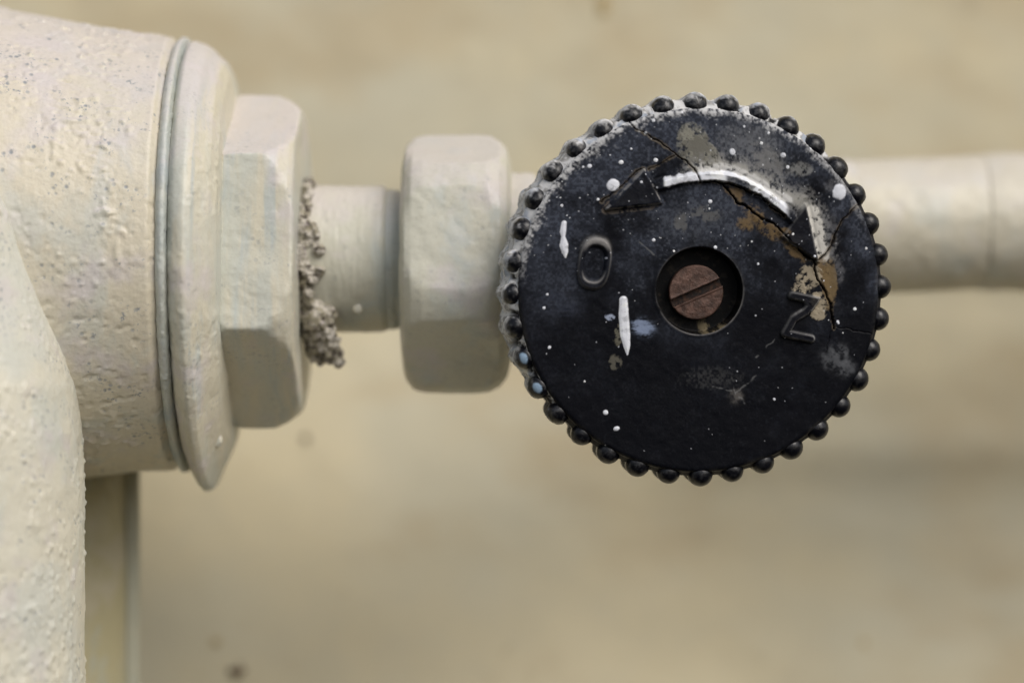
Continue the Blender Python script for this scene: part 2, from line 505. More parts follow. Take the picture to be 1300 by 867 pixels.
# crust of hemp and putty where the stub enters the collar
def crust_mesh():
    rs = np.random.RandomState(3); pieces = []
    def ball(c, r):
        bm = bmesh.new(); bmesh.ops.create_icosphere(bm, subdivisions=2, radius=1)
        v = np.array([p.co[:] for p in bm.verts]) * np.array(r) + np.array(c)
        f = [tuple(p.index for p in fa.verts) for fa in bm.faces]; bm.free()
        return v, f
    c0 = W(392, 329, AX)
    for i in range(110):
        a = 2 * math.pi * i / 110
        rr = 95 * k2 + rs.uniform(-2, 4)
        s = rs.uniform(6, 9)
        pieces.append(ball((c0[0] + rs.uniform(-5, 7), c0[1] - rr * math.cos(a), c0[2] + rr * math.sin(a)), (s * rs.uniform(.7, 1.3), s, s)))
    for (px, py, d, r) in ((398, 392, 170, 15), (402, 405, 165, 17), (415, 402, 172, 14), (396, 422, 190, 17), (412, 420, 182, 19), (422, 432, 185, 13),
                           (400, 440, 200, 18), (416, 445, 196, 17), (404, 456, 205, 11), (428, 458, 200, 9), (426, 446, 200, 11), (392, 408, 175, 15), (394, 350, 150, 12), (406, 345, 148, 8), (397, 300, 150, 10), (404, 318, 148, 9)):
        pieces.append(ball(W(px, py, d), (r, r, r * 1.05)))
    return pieces
def crd(x, y, z, no):
    return 5.0 * 2 * (fbm(x, y, z, 22, 3, 71) - 0.5) + 3.0 * 2 * (fbm(x, y, z, 7, 3, 74) - 0.5) - 5 * sst(0.56, 0.68, fbm(x, y, z, 11, 2, 77))
cast("sealing_hemp", crust_mesh(), 1.6, 6, crd, m_crust, val, val_c)

# ---------------------------------------------------------------- right pipe
rp_c = W(1240, 284, 410)
rp = empty("supply_pipe", rp_c, "blurred cream pipe leaving to the right from behind the black knob", "pipe")
k4 = (D + 540) / D
def rpd(x, y, z, no): return 2.0 * 2 * (fbm(x, y, z, 50, 3, 81) - 0.5) + 1.0 * 2 * (fbm(x, y, z, 18, 2, 84) - 0.5)
cast("pipe_length", [loft([(W(1030, 289, 500), 82 * k4), (W(1095, 288, 515), 84 * k4), (W(1150, 287, 525), 84 * k4), (W(1236, 283, 545), 85.5 * k4), (W(1250, 283, 548), 85.5 * k4)], 128)], 3, 4, rpd, m_pipe, rp, rp_c)
cast("pipe_socket", [loft([(W(1241, 283, 545), 80 * k4), (W(1243, 283, 546), 86.5 * k4), (W(1262, 282, 549), 87.5 * k4), (W(1320, 281, 560), 89 * k4), (W(2400, 250, 640), 90 * k4)], 128)], 4, 3, rpd, m_pipe, rp, rp_c)
def small_lump(px, py, d, r, m, parent, pc, name="paint_lump"):
    bm = bmesh.new(); bmesh.ops.create_icosphere(bm, subdivisions=3, radius=1)
    me = bpy.data.meshes.new(name)
    for p in bm.verts:
        nn = float(vnoise(p.co.x * 1.5 + px, p.co.y * 1.5, p.co.z * 1.5))
        p.co = p.co * (0.8 + 0.4 * nn)
        p.co.x *= r * U; p.co.y *= r * 0.6 * U; p.co.z *= r * 1.1 * U
    for f in bm.faces: f.smooth = True
    bm.to_mesh(me); bm.free()
    o = new_obj(name, me, m, parent); o.location = (W(px, py, d) - pc) * U
small_lump(1224, 293, 455, 9, m_pipe, rp, rp_c)
small_lump(454, 392, 176, 6, m_hex, val, val_c)
small_lump(275, 560, 130, 8, m_hex, tee, tee_c)
small_lump(248, 592, 155, 5, m_hex, tee, tee_c)

# ---------------------------------------------------------------- the knob
CX, CY = 888.0, 369.0
kn_c = W(CX, CY, 0)
knob = empty("control_knob", kn_c, "round black knob with beaded rim, marked O and Z, cracked and splashed with white paint", "knob",
             rot=(R(2.6), 0, R(4.6)))
RF = 231.0

# profile of the turned front: from the recess floor, up its wall, across the face, over the edge, down the barrel, back
prof = []
for r in np.linspace(18, 51, 12): prof.append((r, 27.0))
for i in range(1, 5):
    a = i / 4 * math.pi / 2; prof.append((51 + 2.5 * math.sin(a), 24.5 + 2.5 * math.cos(a)))
for w_ in np.linspace(22.5, 3.5, 12): prof.append((53.5 + (22.5 - w_) * 0.04, w_))
for i in range(1, 6):
    a = i / 5 * math.pi / 2; prof.append((54.4 + 2.2 * (1 - math.cos(a)), 3.5 - 3.5 * math.sin(a) - 0.8 * math.sin(a)))
for r in np.linspace(57.6, 61, 5): prof.append((r, -0.8 + 0.8 * (r - 56.6) / 4.4))
nface0 = len(prof)
for r in np.arange(62, 225.01, 0.85): prof.append((r, 0.0))
nface1 = len(prof)
for i in range(1, 11):
    a = i / 10 * math.pi / 2; prof.append((225 + 6.5 * math.sin(a), 5.9 - 5.9 * math.cos(a)))
for w_ in np.arange(6.5, 96, 1.6): prof.append((231.5 + 5.5 * min(1, max(0, (w_ - 8) / 8)), w_))
for r in (226, 215, 200, 150, 90, 40, 20): prof.append((float(r), 96.0))
prof = np.array(prof)
NA = 1440
th = np.linspace(0, 2 * math.pi, NA, endpoint=False)
TH, PR = np.meshgrid(th, prof[:, 0]); _, PW = np.meshgrid(th, prof[:, 1])
u = PR * np.cos(TH); v_ = PR * np.sin(TH)           # right, up
px = CX + u; py = CY - v_
RR = PR.copy()
faceband = (PW < 6.0) & (PR > 56.0)
PXf, PYf = px.ravel(), py.ravel()
wx = px + 3.0 * (fbm(px, py, 0, 9, 3, 90) - .5) * 2; wy = py + 3.0 * (fbm(px, py, 0, 9, 3, 93) - .5) * 2

def seg_d(px, py, a, b_):
    ax, ay = a; bx, by = b_
    dx, dy = bx - ax, by - ay
    t = np.clip(((px - ax) * dx + (py - ay) * dy) / (dx * dx + dy * dy), 0, 1)
    return np.hypot(px - ax - t * dx, py - ay - t * dy), t
def poly_d(px, py, pts):
    d = np.full(px.shape, 1e9)
    for a, b_ in zip(pts[:-1], pts[1:]): d = np.minimum(d, seg_d(px, py, a, b_)[0])
    return d
def tri_sd(px, py, pts):
    d = poly_d(px, py, list(pts) + [pts[0]])
    ins = np.ones(px.shape, bool); s = 0
    n = len(pts)
    ar = sum(pts[i][0] * pts[(i + 1) % n][1] - pts[(i + 1) % n][0] * pts[i][1] for i in range(n))
    for i in range(n):
        (ax, ay), (bx, by) = pts[i], pts[(i + 1) % n]
        cr = (bx - ax) * (py - ay) - (by - ay) * (px - ax)
        ins &= (cr * ar > 0)
    return np.where(ins, -d, d)

# --- raised double arrow
arc = [(832, 237), (846, 233), (862, 229), (884, 226), (900, 224.5), (915, 225.5), (930, 228.5), (945, 234), (960, 242), (975, 251), (990, 262), (1004, 274), (1012, 284)]
d_arc = poly_d(px, py, arc) - 5.5
d_h1 = tri_sd(px, py, [(769, 266), (816, 216), (838, 258)])
d_h2 = tri_sd(px, py, [(1023, 261), (1039, 331), (993, 300)])
k_ = 3.0
d_arrow = np.minimum(np.minimum(d_arc, d_h1 - 0.5), d_h2 - 0.5)
H_arrow = 8.5 * sst(2.6, -2.2, d_arrow)
# --- letter O: closed ridge
a0 = R(9)
ou, ov = px - 753.5, py - 335
ou, ov = ou * math.cos(a0) + ov * math.sin(a0), -ou * math.sin(a0) + ov * math.cos(a0)
q_ = (np.abs(ou / 17.0) ** 2.6 + np.abs(ov / 27.5) ** 2.6) ** (1 / 2.6)
d_o = np.abs(q_ - 1) * 20.0 - 3.4
H_o = 6.5 * sst(2.4, -1.8, d_o)
# --- letter Z
zp = [(1007, 375), (1036, 381), (1024, 395), (1008, 405), (998, 423), (1031, 430)]
d_z = poly_d(px, py, zp) - 4.6
d_z = np.minimum(d_z, tri_sd(px, py, [(1015, 372), (1043, 378), (1030, 397)]))
H_z = 8.0 * sst(2.4, -1.8, d_z)
H = np.maximum(np.maximum(H_arrow, H_o), H_z)
H = H * faceband
arrow_part = (d_arrow < 2.2) & faceband; o_part = (d_o < 2.0) & faceband; z_part = (d_z < 2.0) & faceband
# general unevenness of the face
H = H + faceband * (1.0 * (fbm(px, py, 0, 60, 3, 100) - .5) * 2 + 0.35 * (fbm(px, py, 0, 9, 3, 104) - .5) * 2)
# shallow moulded bed lines around the letters and the arrow
H -= faceband * 0.9 * np.exp(-((d_arrow - 4.5) / 2.0) ** 2)

# --- cracks
cracks = [([(795, 152), (806, 166), (818, 173), (838, 183), (856, 195), (868, 204), (877, 213), (884, 222), (888, 233)], .9),
          ([(856, 195), (846, 205), (832, 212), (822, 216)], .7),
          ([(816, 215), (800, 224), (788, 236), (775, 247), (762, 257)], 1.0),
          ([(888, 233), (905, 232), (919, 234), (926, 246), (936, 256), (950, 264), (962, 274), (975, 281), (987, 289), (997, 300), (1012, 312), (1022, 322), (1034, 331), (1037, 345), (1041, 358), (1049, 371), (1056, 386), (1059, 400), (1061, 416)], 1.9),
          ([(1036, 331), (1048, 326), (1057, 312), (1061, 296), (1072, 279), (1085, 266), (1094, 258)], 1.1),
          ([(919, 233), (935, 236), (950, 243), (966, 252), (982, 264), (996, 275)], 1.5),
          ([(1061, 416), (1052, 436), (1050, 452)], .5), ([(1061, 414), (1085, 418), (1112, 424)], .45)]
CRK = np.zeros_like(px)
for pts, wd in cracks:
    dd = poly_d(wx, wy, pts)
    CRK = np.maximum(CRK, sst(wd * .8 + 0.5, wd * 0.2, dd) * min(1, wd / 1.3))
CRK *= faceband
H -= CRK * 4.0
# flakes lift next to the big crack
fl = poly_d(wx, wy, cracks[3][0])
H += faceband * 1.4 * np.exp(-(fl / 9) ** 2) * sst(0.4, 0.6, fbm(px, py, 0, 22, 2, 110))

# --- colour layers
N1 = fbm(px, py, 0, 26, 5, 120, .6); N2 = fbm(px, py, 0, 7, 4, 125, .6); N3 = fbm(px, py, 0, 70, 4, 130, .55)
N4 = fbm(px, py, 0, 3.0, 3, 135, .6); N5 = fbm(px, py, 0, 14, 5, 138, .65)
up_ = np.clip((CY - py) / 230, -1, 1)
def lay(col, m, c): return col * (1 - m[..., None]) + np.array(c) * m[..., None]
col = np.zeros(px.shape + (3,)); col[:] = (0.0022, 0.0026, 0.0046)
rgh = np.full(px.shape, 0.40); spc = np.full(px.shape, 0.07)
# dust film: thick on the upper half where it has settled, worn thin below
dust = np.clip(sst(0.36, 0.70, N3 * .5 + N1 * .5 + 0.16 * up_), 0, 1)
dust *= (0.12 + 0.88 * sst(-0.25, 0.6, up_ + (N3 - .5) * .9))
col = lay(col, dust * (0.55 + .6 * sst(.35, .65, N4)) * .85, (0.052, 0.060, 0.082)); rgh += dust * .25
gr = sst(0.56, 0.80, N4) * (0.10 + 0.75 * sst(-0.1, 0.7, up_ + (N1 - .5)))
col = lay(col, gr * 0.5 * sst(.35, .6, N5), (0.10, 0.11, 0.135))
def cloud(cx, cy, rx, ry, rot=0):
    a = R(rot); dx, dy = px - cx, py - cy
    x2 = dx * math.cos(a) + dy * math.sin(a); y2 = -dx * math.sin(a) + dy * math.cos(a)
    return np.exp(-((x2 / rx) ** 2 + (y2 / ry) ** 2))
def stain(mask, thr, noise, c, op=1.0, soft=.1, rg=.75, hh=0.0):
    global col, rgh, spc, H
    nz_ = np.clip((noise - .5) * 1.7 + (N4 - .5) * .9 + (N2 - .5) * .8 + .5, 0, 1.4)
    m = sst(thr - soft * 2.2, thr + soft * 2.2, mask * (0.15 + 1.6 * nz_) + .12 * (mask > .3)) * op * faceband
    col = lay(col, m, c); rgh = rgh * (1 - m) + rg * m; spc = spc * (1 - m) + .3 * m; H = H + m * hh
    return m
# dull rings of dust specks above the screw
stain(cloud(885, 278, 62, 26, -5), .66, N4 * .5 + N5 * .5, (0.05, 0.055, 0.065), .4, .25)
stain(cloud(895, 272, 22, 10), .74, N2, (0.16, 0.155, 0.14), .4, .15)
stain(cloud(864, 283, 9, 12), .68, N2, (0.16, 0.155, 0.14), .4, .15)
stain(cloud(950, 190, 42, 42, 20), .62, N4 * .4 + N5 * .6, (0.16, 0.165, 0.175), .55, .30)
stain(cloud(975, 205, 30, 18, 35), .62, N2, (0.22, 0.215, 0.205), .5, .22)
stain(cloud(1015, 215, 16, 9), .62, N2, (0.26, 0.26, 0.25), .6, .2)
# plaster patch at the top
stain(np.maximum(cloud(878, 184, 19, 26, -8), cloud(893, 200, 17, 24, -40)), .46, N5 * .7 + .15, (0.27, 0.26, 0.21), .85, .12, .8, .8)
stain(np.maximum(cloud(880, 186, 20, 26), cloud(893, 205, 20, 22)), .62, N2, (0.10, 0.095, 0.08), .7, .05)
# powdery paint along the upper side of the arrow and down its right end
pa = poly_d(px, py, [(880, 216), (912, 212), (942, 218), (968, 232), (992, 247), (1018, 254), (1034, 272), (1040, 300), (1046, 318)])
off2 = sst(-1.5, 2.0, d_h2) * sst(-2, 2, d_h1)
stain(np.exp(-(pa / 9) ** 2) * off2, .60, N5 * .5 + N2 * .5, (0.38, 0.37, 0.33), .85, .22, .8, .4)
stain(np.exp(-((pa - 5) / 15) ** 2) * off2, .80, N4 * .6 + N5 * .4, (0.25, 0.245, 0.235), .5, .25, .8)
pb = poly_d(px, py, [(1032, 268), (1041, 300), (1046, 325)])
stain(np.exp(-((pb - 2) / 6) ** 2) * off2, .56, N5 * .5 + N2 * .5, (0.60, 0.58, 0.53), .85, .15, .8, .3)
stain(np.exp(-((poly_d(px, py, [(890, 214), (920, 214), (950, 224), (975, 240), (1000, 254)])) / 6) ** 2), .50, N2, (0.62, 0.61, 0.59), .85, .2, .8, .3)
# ochre rust about the crack
for c_ in ((932, 243, 13, 7, 20), (955, 268, 22, 10, 38), (975, 290, 20, 10, 40), (998, 296, 8, 7, 0), (1010, 318, 18, 7, 45), (1048, 350, 7, 26, -12), (945, 285, 12, 8, 30)):
    stain(cloud(*c_), .53, N2 * .5 + N5 * .5, (0.17, 0.11, 0.045), .75, .16, .8, .3)
for c_ in ((1030, 352, 17, 15, 0), (1040, 385, 14, 14, 0), (1020, 366, 14, 8, 0), (1041, 398, 10, 8, 0)):
    stain(cloud(*c_), .52, N5 * .7 + .15, (0.33, 0.28, 0.20), .9, .08, .8, .6)
stain(np.exp(-((px - 1055) / 9) ** 2) * np.exp(-((py - 362) / 30) ** 2), .45, N5, (0.17, 0.115, 0.05), .8, .1)
# dusty scuffs at the right and below
for c_ in ((1062, 456, 16, 14, 0), (1077, 468, 12, 10, 0), (1070, 446, 10, 8, 0)): stain(cloud(*c_), .62, N2, (0.10, 0.105, 0.115), .6, .28)
for c_ in ((1058, 300, 7, 24, 0), (1068, 345, 6, 14, 0), (1060, 235, 12, 8, 0)): stain(cloud(*c_), .55, N2, (0.13, 0.13, 0.14), .5, .28)
stain(cloud(936, 503, 8, 9), .60, N2, (0.13, 0.12, 0.11), .6, .3)
for pts in ([(936, 500), (930, 478)], [(936, 498), (962, 477)], [(930, 495), (905, 490)], [(940, 505), (948, 512)], [(800, 300), (838, 330)], [(960, 455), (985, 430)]):
    dd = poly_d(wx, wy, pts); m = sst(1.6, .2, dd) * .35 * sst(.35, .6, N2) * faceband; col = lay(col, m, (0.25, 0.25, 0.25))
# bluish rubs at the left
stain(cloud(710, 387, 26, 13, 10), .55, fbm(px * .4, py * 2.2, 0, 7, 4, 150), (0.035, 0.042, 0.065), .4, .30, .4)
stain(cloud(816, 416, 13, 9, 20), .48, fbm(px * .5, py * 2.4, 0, 6, 4, 152), (0.26, 0.32, 0.46), .75, .22, .35)
stain(cloud(776, 404, 9, 4, 20), .50, N2, (0.35, 0.40, 0.52), .8, .12, .35)
stain(cloud(784, 424, 8, 14), .62, N2, (0.16, 0.15, 0.11), .6, .1)
stain(cloud(781, 460, 8, 9), .58, N2, (0.14, 0.13, 0.10), .6, .12)
stain(cloud(905, 480, 40, 14), .80, N4, (0.05, 0.05, 0.05), .4, .3)
# crack colour, rust rims
rim = np.zeros_like(px)
for pts, wd in cracks[:6]: rim = np.maximum(rim, np.exp(-(poly_d(wx, wy, pts) / 3.2) ** 2))
stain(rim, .78, N5, (0.13, 0.10, 0.06), .5, .15)
col = lay(col, np.clip(CRK * 1.0, 0, 1), (0.006, 0.005, 0.005)); spc *= 1 - CRK
# the raised heads and letters are rubbed back to the bare black material
bare = np.clip(np.maximum(np.maximum(sst(0, -2.5, d_h1), sst(0, -2.5, d_h2)), np.maximum(sst(0, -2, d_z), .6 * sst(0, -2, d_o))), 0, 1) * faceband * (.95 - .5 * sst(.6, .75, N2))
col = lay(col, bare, (0.0045, 0.0050, 0.0085)); rgh = rgh * (1 - bare) + .36 * bare; spc = spc * (1 - bare) + .16 * bare
# lit edges of the letters and arrow: highlights painted into the colour
oo = (q_ - 1) * 20.0                       # signed: outside of the ridge is positive
eo = np.exp(-((oo - 3.2) / 1.3) ** 2) * (.30 + .55 * sst(345, 305, py) + .35 * sst(790, 765, px) * 0) * (.45 + 1.1 * N5)
ei = np.exp(-((oo + 2.6) / 1.2) ** 2) * sst(340, 358, py) * (.4 + 1.0 * N5) * .8
et = np.exp(-((oo - 1.5) / 3.4) ** 2) * sst(322, 308, py) * (.5 + .8 * N2)
m = np.clip(np.maximum(np.maximum(eo, ei), et), 0, .85) * faceband
col = lay(col, m, (0.25, 0.24, 0.23)); rgh = rgh * (1 - m) + .6 * m
dzx = np.gradient(d_z, axis=0)
m = np.exp(-((d_z + 0.3) / 1.2) ** 2) * (.45 + .6 * sst(.40, .6, N5)) * faceband * .85
col = lay(col, np.clip(m, 0, .8), (0.24, 0.235, 0.23))
m = np.exp(-((d_h2 + 0.2) / 1.2) ** 2) * (.3 + .5 * sst(.4, .6, N5)) * faceband * .6; col = lay(col, np.clip(m, 0, .7), (0.2, 0.195, 0.19))
stain(np.exp(-((d_h1 - .6) / 1.3) ** 2) * (1 + .4 * sst(18, -10, (px - 769) * .7 + (py - 266) * .7)), .72, N2, (0.26, 0.25, 0.24), .7, .18)
stain(np.exp(-((d_arrow - 4.5) / 2.6) ** 2) * sst(250, 262, py) * (px < 850), .74, N2, (0.14, 0.11, 0.08), .5, .15)
# recess lip: edge highlight painted in, strongest low down
lip = np.exp(-((PR - 56) / 1.3) ** 2) * (PW < 5)
m = lip * sst(.25, .6, N1) * (0.35 + .65 * sst(20, -40, v_ - u * .2)); col = lay(col, m * .55, (0.22, 0.21, 0.20)); rgh = rgh * (1 - m) + .4 * m
# recess inside: dark, with grit low down
inside = (PR < 56) | (PW > 5)
ins = (PR < 55.5)
col[ins] = (0.0025, 0.0025, 0.003)
m = ins * sst(.5, .68, N5) * np.exp(-(((px - 908) / 22) ** 2 + ((py - 416) / 12) ** 2)); col = lay(col, m * .9, (0.22, 0.18, 0.11))
m = ins * sst(.62, .74, N2) * .3; col = lay(col, m, (0.05, 0.04, 0.03))
rgh[ins] = .5; spc[ins] = .12

# --- white paint: coat on the arrow, drops, runs
WHITE = np.array((0.78, 0.80, 0.86))
white = np.zeros_like(px)
da = poly_d(px, py + 1.5, arc[1:12])
s1 = sst(7.3, 4.6, da + 2.6 * (N2 - .5) * 2) * sst(839, 843, px) * sst(924, 916, px)
s2 = sst(6.4, 4.4, poly_d(px, py + 3.0, arc[7:12]) + 3 * (N2 - .5) * 2) * sst(945, 960, px + 10 * (N2 - .5)) * sst(1003, 994, px) * (1 - .85 * sst(.60, .68, N5))
s3 = sst(3.2, 1.4, poly_d(px, py + 6.5, arc[5:10]) + 2.5 * (N2 - .5) * 2) * .9
white = np.maximum(np.maximum(s1, s2), s3)
white *= 1 - np.exp(-((px - 885 - (py - 225) * .35) / 1.3) ** 2)
drops = [(777, 236, 8, 7.5, 0), (1067, 243, 9, 10, 20), (994, 197, 3.4, 3, 0), (831, 204, 2.8, 2.3, 0), (787, 207, 3, 2.6, 0), (747, 212, 2.7, 2.6, 0), (901, 256, 2.6, 2.4, 0),
         (908, 314, 2.2, 2, 0), (769, 523.5, 3.2, 3, 0), (783, 544, 4, 2.6, -15), (829, 305, 2.2, 2, 0), (966, 182, 2, 2, 0), (975, 169, 1.7, 1.7, 0), (1000, 212, 2.2, 2, 0), (812, 232, 1.6, 1.6, 0),
         (712, 262, 1.8, 1.8, 0), (758, 254, 1.7, 1.7, 0), (768, 328, 1.4, 1.4, 0), (694, 374, 1.6, 1.6, 0), (690, 391, 1.8, 1.8, 0), (697, 441, 2, 2, 0), (742, 484, 1.3, 1.3, 0), (855, 319, 1.4, 1.4, 0),
         (1006, 297, 1.5, 1.5, 0), (963, 335, 1.6, 1.6, 0), (1088, 392, 2, 2, 0), (985, 507, 1.6, 1.6, 0), (1034, 325, 1.6, 1.6, 0), (864, 144, 1.8, 1.8, 0), (828, 154, 2.2, 2.2, 0), (818, 170, 1.7, 1.7, 0),
         (739, 213, 1.4, 1.4, 0), (1102, 315, 1.5, 1.5, 0), (800, 190, 1.3, 1.3, 0), (944, 161, 1.4, 1.4, 0), (1030, 188, 1.8, 1.8, 0), (1067, 410, 1.4, 1.4, 0), (900, 265, 1.2, 1.2, 0), (1066, 408, 1.7, 1.7, 0), (929, 193, 3.6, 4.2, -20)]
big = []
for i, (cx, cy, rx, ry, ro) in enumerate(drops):
    a = R(ro); dx, dy = px - cx, py - cy
    x2 = dx * math.cos(a) + dy * math.sin(a); y2 = -dx * math.sin(a) + dy * math.cos(a)
    dn = np.hypot(x2 / rx, y2 / ry) + (0.16 * (N2 - .5) * 2 if rx > 4 else 0)
    m = sst(1.12, .88, dn)
    if rx >= 3: big.append(m * (white < .5))
    white = np.maximum(white, m)
    H = H + faceband * np.sqrt(np.clip(1 - dn ** 2, 0, 1)) * min(1.1, rx * .3)
# two runs of paint: a long one and a short broken one
def run(pts):
    d = np.full(px.shape, 1e9)
    for (x0, y0, r0), (x1, y1, r1) in zip(pts[:-1], pts[1:]):
        dd, t = seg_d(px, py, (x0, y0), (x1, y1)); d = np.minimum(d, dd - (r0 + (r1 - r0) * t))
    return d
for pts in ([(791, 381, 5.0), (791.5, 400, 6.2), (793.5, 425, 6.2), (795.5, 438, 4.2), (796.5, 450, .9)], [(715, 284, 3.2), (713.5, 295, 3.6), (714, 301, 2.2), (715, 312, 5.4), (716, 320, 4.0), (717, 327, .8)]):
    d = run(pts) + .5 * (N2 - .5) * 2
    m = sst(.8, -.6, d); white = np.maximum(white, m); big.append(m); H = H + faceband * 1.1 * sst(.8, -3.5, d)
# fine spatter
rs = np.random.RandomState(11)
for i in range(300):
    rr = 230 * math.sqrt(rs.rand()); aa = rs.rand() * 2 * math.pi
    sx, sy = CX + rr * math.cos(aa), CY - rr * math.sin(aa)
    if rr < 64 or rs.rand() > 0.25 + 0.75 * sst(-.3, .6, (CY - sy) / 230): continue
    r0 = rs.choice([.4, .6, .8, 1.1], p=[.45, .33, .17, .05])
    j0 = (np.abs(prof[:, 0] - rr) < 3) & (prof[:, 1] < 6)
    i0 = int(round((aa % (2 * math.pi)) / (2 * math.pi) * NA)); sp = max(3, int(3 / max(rr, 40) * NA / 6.28) + 2)
    ii = np.arange(i0 - sp, i0 + sp + 1) % NA
    g = np.ix_(np.where(j0)[0], ii)
    white[g] = np.maximum(white[g], rs.uniform(.35, .9) * sst(r0 + .5, r0 - .3, np.hypot(px[g] - sx, py[g] - sy)))
white *= faceband
H += .5 * white * (da < 9)
wd_ = .80 + .35 * (N5 - .5) - .22 * sst(.56, .72, N2)
wcol = np.clip(WHITE * wd_[..., None] / .80, 0, .86)
col = col * (1 - (white * .94)[..., None]) + wcol * (white * .94)[..., None]
rgh = rgh * (1 - white) + .38 * white; spc = spc * (1 - white) + .45 * white

# --- paint gathered round the rim (upper right, top, left side, fading at the lower left)
deg = np.degrees(TH) % 360
def ang_w(deg):
    return np.interp(deg, [0, 25, 45, 62, 80, 120, 150, 175, 195, 215, 240, 300, 330, 360], [.10, .34, .62, .72, .88, 1.0, 1.0, .95, .85, .62, .25, 0.0, 0.0, .10])
aw = ang_w(deg)
# on the face edge: thin fuzzy film
ew = np.interp(deg, [0, 25, 50, 70, 100, 125, 165, 185, 360], [0, .45, .60, .66, .80, .95, .75, .2, 0])
edge = sst(226 - 10 * ew, 231, PR + 9 * (N5 - .5) * 2 + 5 * (N4 - .5) * 2) * faceband
m = np.clip(edge * sst(.35, .75, ew), 0, 1)
m = m * sst(.34, .58, .5 * N4 + .5 * N2); col = lay(col, m * .9, (0.60, 0.60, 0.60)); rgh = rgh * (1 - m) + .6 * m
m = sst(203, 230, PR) * faceband * sst(.60, .74, ew * .28 + N4 * .45 + N5 * .18)
col = lay(col, m * .5, (0.50, 0.50, 0.50))
# grey rub on the bevel all the way round
bev = np.exp(-((PR - 229) / 2.5) ** 2) * (PW < 6); m = bev * sst(.45, .7, N1) * .2
col = lay(col, m, (0.10, 0.095, 0.085))
# barrel: paint fill between the beads, lumpy
barrel = (PW >= 3.5) & (PR > 225)
x3, y3, z3 = u, PW, v_
NB1 = fbm(x3, y3, z3, 16, 4, 160, .55); NB2 = fbm(x3, y3, z3, 6, 3, 165, .6)
mb = barrel * sst(.50, .62, aw * .75 + (NB1 - .5) * .9 + .02)
col = np.where(barrel[..., None], lay(col, np.ones_like(px), (0.010, 0.0105, 0.014)), col)
col = lay(col, mb * .95, (0.64, 0.64, 0.64))
col = lay(col, mb * sst(.52, .64, NB2) * .7, (0.16, 0.15, 0.135))
col = lay(col, mb * sst(.58, .68, fbm(x3, y3, z3, 12, 3, 168)) * .7, (0.33, 0.38, 0.46))
rgh = np.where(barrel, .55, rgh); spc = np.where(barrel, .2, spc)
gain = mb * sst(.45, .85, aw) * (sst(4, 14, PW) * 6.0 + 4.0 * sst(24, 36, PW) * sst(120, 150, deg) * sst(235, 200, deg)) * (0.30 + 1.3 * NB1) + mb * 2.2 * (NB2 - .5)
ribs = 0.5 + 0.5 * np.cos(np.radians(deg - 1.0) * 36)
gain = gain + mb * 4.5 * (ribs - .15) * sst(14, 26, PW) * sst(.3, .8, aw)
gain = gain + barrel * (1 - .8 * mb) * 5.0 * ribs ** 1.5 * sst(8, 18, PW)
RR = PR + gain * barrel * sst(96, 88, PW)

# --- assemble vertices
X3 = RR * np.cos(TH); Z3 = RR * np.sin(TH); Y3 = PW - H
V = np.stack([X3.ravel(), Y3.ravel(), Z3.ravel()], 1)
m_ = len(prof)
I = np.arange(m_ * NA).reshape(m_, NA)
a_ = I[:-1]; b_ = np.roll(I[:-1], -1, 1); c_ = np.roll(I[1:], -1, 1); d_ = I[1:]
F = np.stack([a_.ravel(), d_.ravel(), c_.ravel(), b_.ravel()], 1)
colf = np.clip(col, 0, 1).reshape(-1, 3); rghf = np.stack([np.clip(rgh, .15, .95).ravel(), np.clip(spc, 0, 1).ravel(), 0 * rgh.ravel()], 1)
lab = np.zeros(m_ * NA, int)
lab[arrow_part.ravel()] = 1; lab[o_part.ravel()] = 2; lab[z_part.ravel()] = 3
for i, mm in enumerate(big): lab[((mm > .45) & faceband).ravel() & (lab == 0)] = 10 + i
flab = lab[F[:, 0]]
FN = None
def part_from(name, fid, label=None):
    f = F[flab == fid]
    if len(f) < 6: return None
    ids, inv = np.unique(f.ravel(), return_inverse=True)
    me = mesh_np(name, V[ids], inv.reshape(-1, 4))
    set_attr(me, "Col", colf[ids]); set_attr(me, "Rgh", rghf[ids])
    o = new_obj(name, me, m_knob, knob)
    if label: o["label"] = label
    return o
part_from("knob_disc", 0)
part_from("double_arrow", 1, "raised curved arrow with a head at each end and white paint on its shaft")
part_from("letter_o", 2, "raised letter O")
part_from("letter_z", 3, "raised letter Z")
for i in range(len(big)): part_from("paint_drop", 10 + i)

